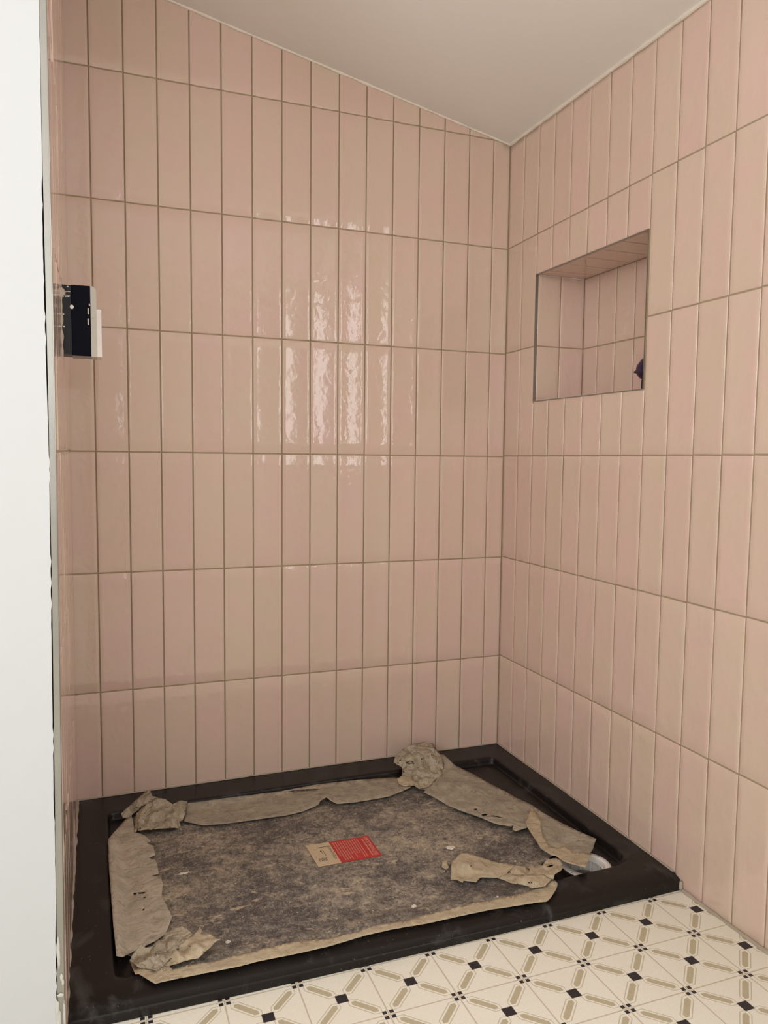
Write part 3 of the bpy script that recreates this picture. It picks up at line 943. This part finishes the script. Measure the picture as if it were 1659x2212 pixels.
# left strip
sheet_piece('folded_edge', [(284, 1760, .004), (273.4, 1767, .003), (233.6, 1812, .002), (235.4, 1875, .001), (240.8, 1948, .001), (245, 2002, .001), (251.7, 2065, .001), (266, 2067, .002), (300, 2049, .003), (335, 2033, .003), (358.4, 2016.5, .004), (371.8, 1980, .005),
    (349, 1933, .004), (352, 1908, .004), (347.5, 1893.6, .004), (326, 1891.8, .003), (343, 1887, .004), (340, 1868, .004), (335.6, 1857, .004), (321, 1853, .003), (335.6, 1846.6, .004), (331, 1826.7, .004),
    (316.8, 1821, .003), (325.8, 1817, .004), (313, 1805, .004), (300, 1799, .004), (291.5, 1799.5, .004), (288, 1780, .005)],
    M_FILM_A, zs_flap, film, step=7, inner=[(280, 1900, .002), (300, 1990, .002)], crease=0.003, cscale=22, seed=3, holes=[[(288, 1932), (296, 1928), (306, 1927), (315, 1926), (310, 1930), (300, 1931)], [(308, 1938), (314, 1936), (317, 1938), (311, 1940)], [(306, 1967), (309, 1963), (313, 1961), (311, 1966)]])
# crumple at the far left corner: triangle, roll, narrow fold
sheet_piece('crumpled_corner', [(306, 1752, .012), (318, 1735, .022), (339.4, 1723, .020), (357, 1726, .018), (373, 1737, .014), (389, 1729, .018), (405, 1731, .012), (401, 1757, .010), (395, 1771, .007), (387, 1775, .008), (393, 1794, .004),
    (380, 1788, .006), (297.6, 1794, .003), (298, 1775, .010)], M_FILM_X, zs_flap, film, step=4.5, inner=[(340, 1755, .016), (370, 1760, .010), (390, 1748, .016), (330, 1780, .006)], crease=0.012, cscale=30, seed=4)
sheet_piece('crumpled_corner', [(261, 1758, .010), (283, 1737, .018), (303.6, 1719, .022), (317.5, 1707.5, .026), (324.5, 1707.5, .026), (328.5, 1719.4, .024), (340, 1722, .020), (325, 1731, .020), (317.5, 1735, .018), (295.6, 1752, .012), (277.7, 1766, .008), (265.8, 1767, .008)],
    M_FILM_X, zs_flap, film, step=4, inner=[(300, 1735, .024)], crease=0.008, cscale=30, seed=5)
sheet_piece('narrow_fold', [(293.7, 1757, .010), (310, 1742, .020), (323.5, 1737, .024), (328, 1739, .024), (309.6, 1757, .018), (303, 1775, .012), (299.6, 1785, .009), (293.7, 1798, .006), (289.7, 1797, .006), (291.7, 1775, .008)],
    M_FILM_B, zs_flap, film, step=4, crease=0.002, cscale=40, seed=6)
# near left crumples
sheet_piece('crumpled_corner', [(279.7, 2074.7, .002), (290.5, 2055.7, .006), (301.4, 2043, .008), (312, 2040, .010), (315, 2047, .006), (330, 2043, .006), (335, 2034, .008), (346.6, 2030, .010), (361, 2012, .010), (391.8, 1998, .010), (400.8, 2002, .010), (411.7, 2012, .010), (419, 2018, .008),
    (400, 2040, .010), (375, 2064, .006), (352, 2086, .003), (340, 2096, .002), (300, 2090, .002)], M_FILM_X, zs_flap, film, step=4.5, inner=[(330, 2065, .010), (370, 2035, .014)], crease=0.010, cscale=32, seed=7)
sheet_piece('curled_flap', [(343, 2092, .004), (375.5, 2055.7, .014), (400.8, 2030, .018), (426, 2012, .018), (431.6, 2001.5, .018), (437, 2010.5, .018), (433, 2017, .018), (455, 2018, .020), (467.7, 2027, .020), (476.8, 2028.6, .020), (467.7, 2033, .018), (451.5, 2048.5, .014), (428, 2070, .008),
    (413.5, 2072, .006), (382.7, 2081, .004), (368, 2085.6, .003), (356, 2096, .002)], M_FILM_B, zs_flap, film, step=4.5, inner=[(420, 2040, .020), (395, 2060, .010)], crease=0.008, cscale=28, seed=8)
# near strip along the front lip
sheet_piece('front_strip', [(279.7, 2074.7, .002), (292.3, 2104.6, .001), (299.6, 2103.7, .001), (335.7, 2125.4, .001), (346.6, 2121.7, .001), (375.5, 2115.4, .001), (419, 2107, .001), (520, 2086.5, .001), (560, 2076, .001), (632, 2061.7, .001), (712, 2043.6, .001),
    (791.5, 2020, .001), (849, 2007, .001), (921.7, 1994.8, .001), (994, 1978.5, .001), (1066.6, 1963.6, .001), (1102.5, 1958.6, .001), (1155, 1950, .001), (1180.5, 1947.4, .001), (1189.5, 1939, .002), (1200.4, 1923, .003), (1205, 1908.5, .004), (1198.6, 1901, .006),
    (1190, 1902, .006), (1180.5, 1912, .005), (1153.4, 1919.3, .004), (1139, 1926.6, .003), (1111.8, 1933.8, .003), (1081, 1939, .003), (1055.7, 1945.6, .002), (1025, 1949, .002), (999.7, 1956.4, .002), (950.6, 1967.6, .002), (878, 1987.5, .002), (813, 1998, .002),
    (762.5, 2014.6, .002), (712, 2027, .002), (632, 2034.5, .002), (560, 2051, .002), (520, 2061, .002), (455, 2077.4, .002), (433.4, 2080, .002), (400.8, 2084.6, .002), (373.7, 2093.7, .002), (366, 2088, .002), (350, 2085, .003), (310, 2078, .003)],
    M_FILM_B, zs_flap, film, step=6, crease=0.0018, cscale=24, seed=9)
# far right crumple standing above the rim
sheet_piece('crumpled_corner', [(868, 1676, .004), (869, 1658, .010), (858, 1651.5, .014), (850.7, 1646, .020), (853.5, 1633.4, .028), (872.4, 1617, .036), (892, 1607, .038), (917.6, 1601.8, .038), (919.5, 1607, .034), (934, 1604.5, .034), (939, 1611.7, .030), (950, 1629, .018),
    (960, 1650, .010), (955, 1672, .008), (925, 1700, .004), (905, 1704, .004), (885, 1690, .004)], M_FILM_X, zs_flap, film, step=4, inner=[(890, 1640, .034), (915, 1650, .022), (880, 1660, .018), (920, 1625, .036)], crease=0.011, cscale=26, seed=10)
# long strip along the right hand side
sheet_piece('folded_edge', [(940, 1650, .010), (950, 1629, .016), (959, 1630, .014), (982.8, 1653, .006), (1024, 1673, .003), (1055, 1691, .002), (1095, 1711, .002), (1114, 1722.7, .002), (1147.5, 1738, .003), (1174.5, 1756.5, .003), (1215, 1778.4, .003), (1248.8, 1795, .003), (1288.4, 1812, .004),
    (1285, 1819, .004), (1281, 1834, .004), (1274, 1844, .005), (1250, 1850, .004), (1201.5, 1849, .003), (1167.8, 1832, .003), (1147.5, 1800, .004), (1139, 1787, .004), (1137, 1788.5, .004), (1113.8, 1795, .007), (1107, 1791, .008), (1108.7, 1783, .006), (1103.6, 1785, .005), (1080, 1782, .005), (1064, 1777, .004), (1037, 1765.4, .004),
    (1001, 1753, .004), (970, 1741, .004), (932, 1719, .004), (914, 1711, .005), (920, 1707, .005), (906.8, 1704, .004), (921, 1690, .006)],
    M_FILM_C, zs_flap, film, step=6.5, inner=[(1000, 1700, .006), (1060, 1730, .004), (1200, 1800, .004), (960, 1680, .010)], crease=0.006, cscale=18, seed=11, holes=[[(1024, 1747), (1031, 1747.5), (1030, 1750), (1025, 1749.5)], [(1040, 1759), (1048, 1757.5), (1055, 1759), (1050, 1761.5), (1042, 1762)], [(1070, 1763), (1078, 1764), (1086, 1765.5), (1077, 1766)]])
sheet_piece('narrow_fold', [(858, 1682, .010), (867, 1676, .014), (888.7, 1676.8, .014), (892, 1686, .012), (919.5, 1693, .010), (912, 1700, .008), (896, 1696.7, .008), (874, 1698.5, .007), (861.6, 1693, .008)],
    M_FILM_B, zs_flap, film, step=4, crease=0.004, cscale=40, seed=12)
sheet_piece('narrow_fold', [(1149, 1741, .006), (1134, 1775, .009), (1139, 1787, .008), (1147.5, 1800, .008), (1161, 1819, .008), (1167.8, 1832.4, .007), (1189.7, 1846.8, .007), (1201.5, 1849, .007), (1215, 1859.4, .008), (1228.5, 1864.5, .009), (1264, 1873.8, .010), (1272.4, 1857.7, .009), (1276, 1845, .008),
    (1255, 1842, .008), (1238.6, 1842.5, .008), (1220, 1827, .008), (1206.6, 1832.4, .008), (1184.6, 1827, .008), (1171, 1800, .009), (1167, 1771.6, .009), (1159, 1756, .008)],
    M_FILM_B, zs_flap, film, step=4.5, crease=0.005, cscale=26, seed=13)
# torn pieces near the drain
sheet_piece('torn_flap', [(976, 1861.5, .010), (996, 1841.6, .012), (1008.7, 1842.5, .012), (1041, 1852.4, .010), (1077.4, 1864, .008), (1095.5, 1865, .008), (1113.6, 1869.6, .008), (1106, 1876, .008), (1092, 1888.6, .006), (1072, 1895.8, .005), (1037.6, 1895, .004), (1028.6, 1905.8, .003),
    (1001.5, 1902, .003), (999.7, 1906.7, .002), (987, 1900, .003), (973.5, 1900, .002), (974.4, 1872, .008)], M_FILM_B, zs_flap, film, step=4.5, inner=[(1010, 1865, .016), (1060, 1880, .010)], crease=0.006, cscale=26, seed=14)
sheet_piece('torn_flap', [(1100, 1880, .008), (1113.6, 1869.6, .010), (1133.5, 1871.4, .010), (1138, 1879.6, .007), (1144, 1868.7, .010), (1151.6, 1870.5, .010), (1173, 1867.8, .008), (1180.5, 1856, .008), (1202, 1853, .008), (1211, 1858, .008), (1216.7, 1872, .007), (1211, 1881.4, .006),
    (1198.6, 1888.6, .006), (1195, 1900, .006), (1175, 1894, .007), (1108, 1890, .007)], M_FILM_B, zs_flap, film, step=4, crease=0.010, cscale=40, seed=15, holes=[[(1181, 1872), (1188, 1868), (1197, 1867.5), (1193, 1871), (1186, 1873)]])
sheet_piece('narrow_fold', [(1073.8, 1895.8, .006), (1102.7, 1884, .010), (1110, 1889.5, .012), (1175, 1889, .014), (1191.4, 1899.5, .010), (1182.3, 1908.5, .008), (1175, 1914.8, .006), (1148, 1918.4, .006), (1140.7, 1914, .006), (1102.7, 1906.7, .004)],
    M_FILM_B, zs_flap, film, step=4, inner=[(1150, 1902, .014)], crease=0.006, cscale=36, seed=16)

# sticker (part of the sheet)
ZS = zs_sheet(-0.65, -0.46) + 0.0012
c00 = on_z(660, 1827, ZS); c10 = on_z(795, 1805, ZS); c11 = on_z(825, 1848, ZS); c01 = on_z(688, 1873, ZS)
stk = empty('sticker', (-0.645, -0.455, ZS)); adopt(stk, film)
def SP(a, b, h=0.0):     # a: left->right, b: far->near
    p = (c00 * (1 - a) + c10 * a) * (1 - b) + (c01 * (1 - a) + c11 * a) * b
    return p + Vector((0, 0, h))
def spatch(a0, a1, b0, b1, h): return [SP(a0, b0, h), SP(a0, b1, h), SP(a1, b1, h), SP(a1, b0, h)]
AM = 0.36
def patch_obj(name, rects, h, mat, th=0.0):
    v = []; f = []
    for (a0, a1, b0, b1) in rects:
        b = len(v); v += spatch(a0, a1, b0, b1, h); f.append((b, b + 1, b + 2, b + 3))
    o = new_mesh(name, v, f, mat)
    o.parent = stk; o.matrix_parent_inverse = Matrix.Translation(stk.matrix_world.translation if False else Vector((-0.645, -0.455, ZS))).inverted()
    return o
def grid_rect(a0, a1, b0, b1, n=6):
    out = []
    for i in range(n):
        out.append((a0 + (a1 - a0) * i / n, a0 + (a1 - a0) * (i + 1) / n, b0, b1))
    return out
patch_obj('cream_panel', grid_rect(0, AM, 0, 1), 0.0, M_PAPER)
patch_obj('red_panel', grid_rect(AM, 1, 0, 1), 0.0, M_RED)
r_ = random.Random(5)
lines = []
for k in range(11):
    a = 0.40 + k * 0.0385
    b = 0.07
    endb = r_.choice([0.93, 0.9, 0.72, 0.93])
    while b < endb:
        L = r_.uniform(0.03, 0.10)
        lines.append((a, a + 0.017, b, min(b + L, endb))); b += L + 0.014
b = 0.10
while b < 0.90:
    L = r_.uniform(0.08, 0.16); lines.append((0.862, 0.886, b, min(b + L, 0.92))); b += L + 0.02
patch_obj('small_print', lines, 0.00025, M_LTXT)
ink = []
for (a, b0, b1) in ((0.20, 0.30, 0.60), (0.17, 0.30, 0.48), (0.05, 0.55, 0.62)):
    ink.append((a, a + 0.006, b0, b1))
for k in range(7): ink.append((0.07 + 0.018 * k, 0.078 + 0.018 * k, 0.66, 0.80))
ink += [(0.13, 0.30, 0.18, 0.20), (0.155, 0.18, 0.34, 0.38)]
patch_obj('faint_marks', ink, 0.00025, M_INK)

def text_obj(name, body, mat, tf, size, parent_obj, ploc):
    cu_ = bpy.data.curves.new(name, 'FONT'); cu_.body = body; cu_.size = 1.0; cu_.align_x = 'LEFT'
    to = bpy.data.objects.new(name + '_src', cu_); COL.objects.link(to)
    dg = bpy.context.evaluated_depsgraph_get()
    me = bpy.data.meshes.new_from_object(to.evaluated_get(dg))
    bpy.data.objects.remove(to); bpy.data.curves.remove(cu_)
    xs = [v.co.x for v in me.vertices]; x0, x1 = min(xs), max(xs)
    for v in me.vertices:
        v.co = tf((v.co.x - x0) / (x1 - x0), v.co.y)
    me.materials.clear(); me.materials.append(mat)
    me.name = name
    o = bpy.data.objects.new(name, me); COL.objects.link(o)
    o.parent = parent_obj; o.matrix_parent_inverse = Matrix.Translation(ploc).inverted()
    return o
SPL = Vector((-0.645, -0.455, ZS))
text_obj('title_lettering', 'IMPORTANT NOTES', M_LTXT2, lambda s, t: SP(0.905 + 0.062 * t / 0.7, 0.07 + 0.86 * s, 0.0003), 1, stk, SPL)
text_obj('code_lettering', 'SONV71023', M_INK, lambda s, t: SP(0.300 + 0.040 * t / 0.7, 0.16 + 0.62 * s, 0.0003), 1, stk, SPL)

# loose bits
def flake(name, px, py, wx, wy, hz, mat, label, cat, group=None, seed=0):
    z = zs_sheet(*on_z(px, py, 0.212)[:2]) + 0.001
    p = on_z(px, py, z)
    bm = bmesh.new()
    r = bmesh.ops.create_icosphere(bm, subdivisions=3, radius=1)
    for v in r['verts']:
        n = 1 + 0.45 * noise.noise(v.co * 1.9 + Vector((seed * 3.1, 0, 0)))
        v.co = Vector((v.co.x * wx * n, v.co.y * wy * n, v.co.z * hz * n + hz * 0.6))
    o = bm_obj(name, bm, mat, smooth=False); o.location = p
    return tag(o, label, cat, group)
flake('plaster_flake', 973, 1832, 0.0105, 0.0075, 0.0016, M_FLAKE, 'largest white plaster flake, right of the red and cream sticker', 'plaster flake', 'plaster crumbs on the sheet', 1)
flake('plaster_flake', 894, 1959, 0.0055, 0.0045, 0.0022, M_FLAKE, 'cream plaster crumb near the front strip, below and right of the sticker', 'plaster flake', 'plaster crumbs on the sheet', 2)
flake('plaster_flake', 1075, 1938, 0.0022, 0.0022, 0.0016, M_FLAKE, 'small white crumb just above the front film strip near the torn flaps', 'plaster flake', 'plaster crumbs on the sheet', 3)
flake('plaster_flake', 492, 2036, 0.0045, 0.004, 0.0018, M_FLAKE, 'white crumb beside the curled film flap near the front left corner', 'plaster flake', 'plaster crumbs on the sheet', 4)
flake('plaster_flake', 1113, 1861, 0.0020, 0.0020, 0.0014, M_FLAKE, 'tiny white crumb above the ragged torn flap near the drain', 'plaster flake', 'plaster crumbs on the sheet', 5)
flake('plaster_flake', 397, 1887, 0.0100, 0.0040, 0.0012, M_FLAKE, 'long pale plaster flake right of the left film strip', 'plaster flake', 'plaster crumbs on the sheet', 6)
sc = sheet_piece('film_scrap', [(955, 1861, .003), (967, 1857, .005), (965, 1864, .005), (970, 1873, .003), (963.5, 1878, .001), (954, 1873, .001)], M_FILM_B, zs_flap, None, step=3, crease=0.002, cscale=60, seed=20)
tag(sc, 'tiny torn scrap of tan film left of the torn flap', 'film scrap')

# ------------------------------------------------------------------ control box on the left wall
CBY0, CBY1 = -0.48, -0.432
cb = empty('control_box', (-1.20, -0.42, 1.27))
tag(cb, 'black and white box fixed to the left tiled wall, seen side on', 'control box')
def cpt(px, py): return on_y(px, py, CBY0)
zt_, zb_ = cpt(160, 615).z, cpt(160, 768).z
x0 = -1.2025; xa = cpt(154, 690).x; xb = cpt(196, 690).x; xc = cpt(208.5, 690).x; xd = cpt(219, 690).x
def cbox(name, x0_, x1_, z0_, z1_, mat, bev, y0_=CBY0, y1_=CBY1):
    bm = bmesh.new(); box_bm(bm, x0_, x1_, y0_, y1_, z0_, z1_, bev, 3)
    o = bm_obj(name, bm, mat); adopt(o, cb); return o
cbox('back_plate', x0, xa + 0.0004, zb_ + 0.002, zt_ - 0.001, M_CHAR, 0.0008)
cbox('black_housing', xa, xb, zb_, zt_, M_NAVY, 0.0012, CBY0 - 0.0006)
# white front: rounded upper corner and a stepped outer cover
bm = bmesh.new()
prof = [(xb, zt_), ]
R_ = 0.009
for k in range(7):
    a = math.radians(90 - 15 * k); prof.append((xc - R_ + R_ * math.cos(a), zt_ - R_ + R_ * math.sin(a)))
zstep = cpt(208, 668).z
prof += [(xc, zstep)]
prof += [(xc, zb_ - 0.0005), (xb, zb_ - 0.0005)]
lo = [bm.verts.new((x, CBY0, z)) for x, z in prof]; hi = [bm.verts.new((x, CBY1, z)) for x, z in prof]
bm.faces.new(lo); bm.faces.new(hi[::-1])
for i in range(len(lo)): bm.faces.new((lo[i], lo[(i + 1) % len(lo)], hi[(i + 1) % len(lo)], hi[i]))
bmesh.ops.recalc_face_normals(bm, faces=bm.faces)
o = bm_obj('front_casing', bm, M_LGREY); adopt(o, cb)
cbox('front_cover', xc - 0.0005, xd, zb_ - 0.0005, zstep, M_WPLAST, 0.0012)
lb = cbox('rating_label', x0 + 0.0025, xa - 0.001, cpt(150, 641).z, cpt(150, 624).z, M_BLACK, 0, CBY0 - 0.0004, CBY0 + 0.001)
bm = bmesh.new()
for (pa, pb, py, h) in ((133, 152, 628.5, .0012), (136, 143, 632, .0012), (136, 151, 637, .0012), (135, 138.5, 640, .0015), (141, 144, 640.5, .0015), (145, 150, 640.5, .0017)):
    a = cpt(pa, py); b = cpt(pb, py + 0.8)
    box_bm(bm, a.x, b.x, CBY0 - 0.0008, CBY0 - 0.0003, a.z - h / 2, a.z + h / 2)
o = bm_obj('label_print', bm, M_PRINT); adopt(o, lb) if False else None
o.parent = lb; o.matrix_parent_inverse = (Matrix.Translation(Vector((0, 0, 0))))
def dots(name, lst, mat):
    bm = bmesh.new()
    for (px, py, rx, rz) in lst:
        p = cpt(px, py); r = bmesh.ops.create_uvsphere(bm, u_segments=14, v_segments=8, radius=1)
        for v in r['verts']: v.co = Vector((p.x + v.co.x * rx, CBY0 - 0.0006 + v.co.y * 0.0012, p.z + v.co.z * rz))
    o = bm_obj(name, bm, mat, smooth=True); adopt(o, cb); return o
dots('screw_cap', [(155, 663, .0036, .0040)], M_WPLAST)
for q in [(146, 619, .0015, .0012), (137, 679, .0014, .0012), (138, 705.5, .0020, .0014), (193, 658.5, .0012, .0026)]: dots('paint_speck', [q], M_WPLAST)
for (py0, py1) in ((666, 679), (688, 702)):
    a = cpt(189, py0); b = cpt(192.3, py1)
    cbox('vent_slot', a.x, b.x, b.z, a.z, M_LGREY, 0, CBY0 - 0.0012, CBY0 + 0.001)
# ragged sealant between box and wall
bm = bmesh.new(); rings = []
for i in range(46):
    t = i / 45; z = zt_ + 0.006 + (zb_ - zt_ - 0.012) * t
    rx = 0.0022 * (1 + 0.9 * noise.noise(Vector((t * 9, 0, 4)))) + (0.003 if 0.10 < t < 0.18 else 0)
    c = Vector((x0 + 0.0002, CBY0 - 0.0005, z))
    rings.append([bm.verts.new(c + Vector((math.cos(a) * rx * 1.2, math.sin(a) * 0.0022, 0))) for a in [k * math.pi / 4 for k in range(8)]])
for i in range(45):
    for k in range(8): bm.faces.new((rings[i][k], rings[i][(k + 1) % 8], rings[i + 1][(k + 1) % 8], rings[i + 1][k]))
bmesh.ops.recalc_face_normals(bm, faces=bm.faces)
o = bm_obj('sealant_edge', bm, M_SILIC, smooth=True); adopt(o, cb)

# ------------------------------------------------------------------ dark purple item in the niche
px_x = 0.09
tip = on_x(1370.5, 804, px_x)
pc = empty('cone_cap', (px_x, -N1 + 0.02, NZ0 + 0.002))
tag(pc, 'dark purple cone-shaped object on a thin black stem, half hidden at the niche edge', 'cap')
top_ = on_x(1390, 776, px_x); bot_ = on_x(1386, 823, px_x)
bm = bmesh.new()
prof = [(0.0, 0.0), (0.0018, 0.0015), (0.0040, 0.0038), (0.0085, 0.0060), (0.0120, 0.0085), (0.0155, 0.0130), (0.0200, 0.0190), (0.0240, 0.0260), (0.0250, 0.0320), (0.0220, 0.0350)]
ax = Vector((0.74, -0.65, 0.18)).normalized(); s2 = Vector((0, 0, 1)); s1 = ax.cross(s2).normalized(); s2 = s1.cross(ax)
Lc = (tip.y - (-N1)) / 0.0145
rings = []
for (r, h) in prof:
    rings.append([bm.verts.new(tip + ax * h + (s1 * math.cos(a) + s2 * math.sin(a)) * max(r * 1.3, 1e-5)) for a in [2 * math.pi * k / 28 for k in range(28)]])
for i in range(len(rings) - 1):
    for k in range(28): bm.faces.new((rings[i][k], rings[i][(k + 1) % 28], rings[i + 1][(k + 1) % 28], rings[i + 1][k]))
bm.faces.new(rings[-1])
bmesh.ops.recalc_face_normals(bm, faces=bm.faces)
o = bm_obj('purple_cone', bm, M_PURP, smooth=True); adopt(o, pc)
bm = bmesh.new(); bmesh.ops.create_uvsphere(bm, u_segments=12, v_segments=8, radius=0.0028)
for v in bm.verts: v.co += tip + ax * 0.001
o = bm_obj('black_tip', bm, M_BLACK, smooth=True); adopt(o, pc)
sb = on_x(1386.5, 826, px_x)
bm = bmesh.new()
box_bm(bm, sb.x - 0.0016, sb.x + 0.0016, sb.y - 0.0020, sb.y + 0.0008, NZ0 + 0.002, sb.z + 0.006, 0.0005)
box_bm(bm, sb.x - 0.006, sb.x + 0.006, sb.y - 0.008, sb.y + 0.0016, NZ0 + 0.002, NZ0 + 0.005, 0.0008)
o = bm_obj('black_stem', bm, M_BLACK); adopt(o, pc)
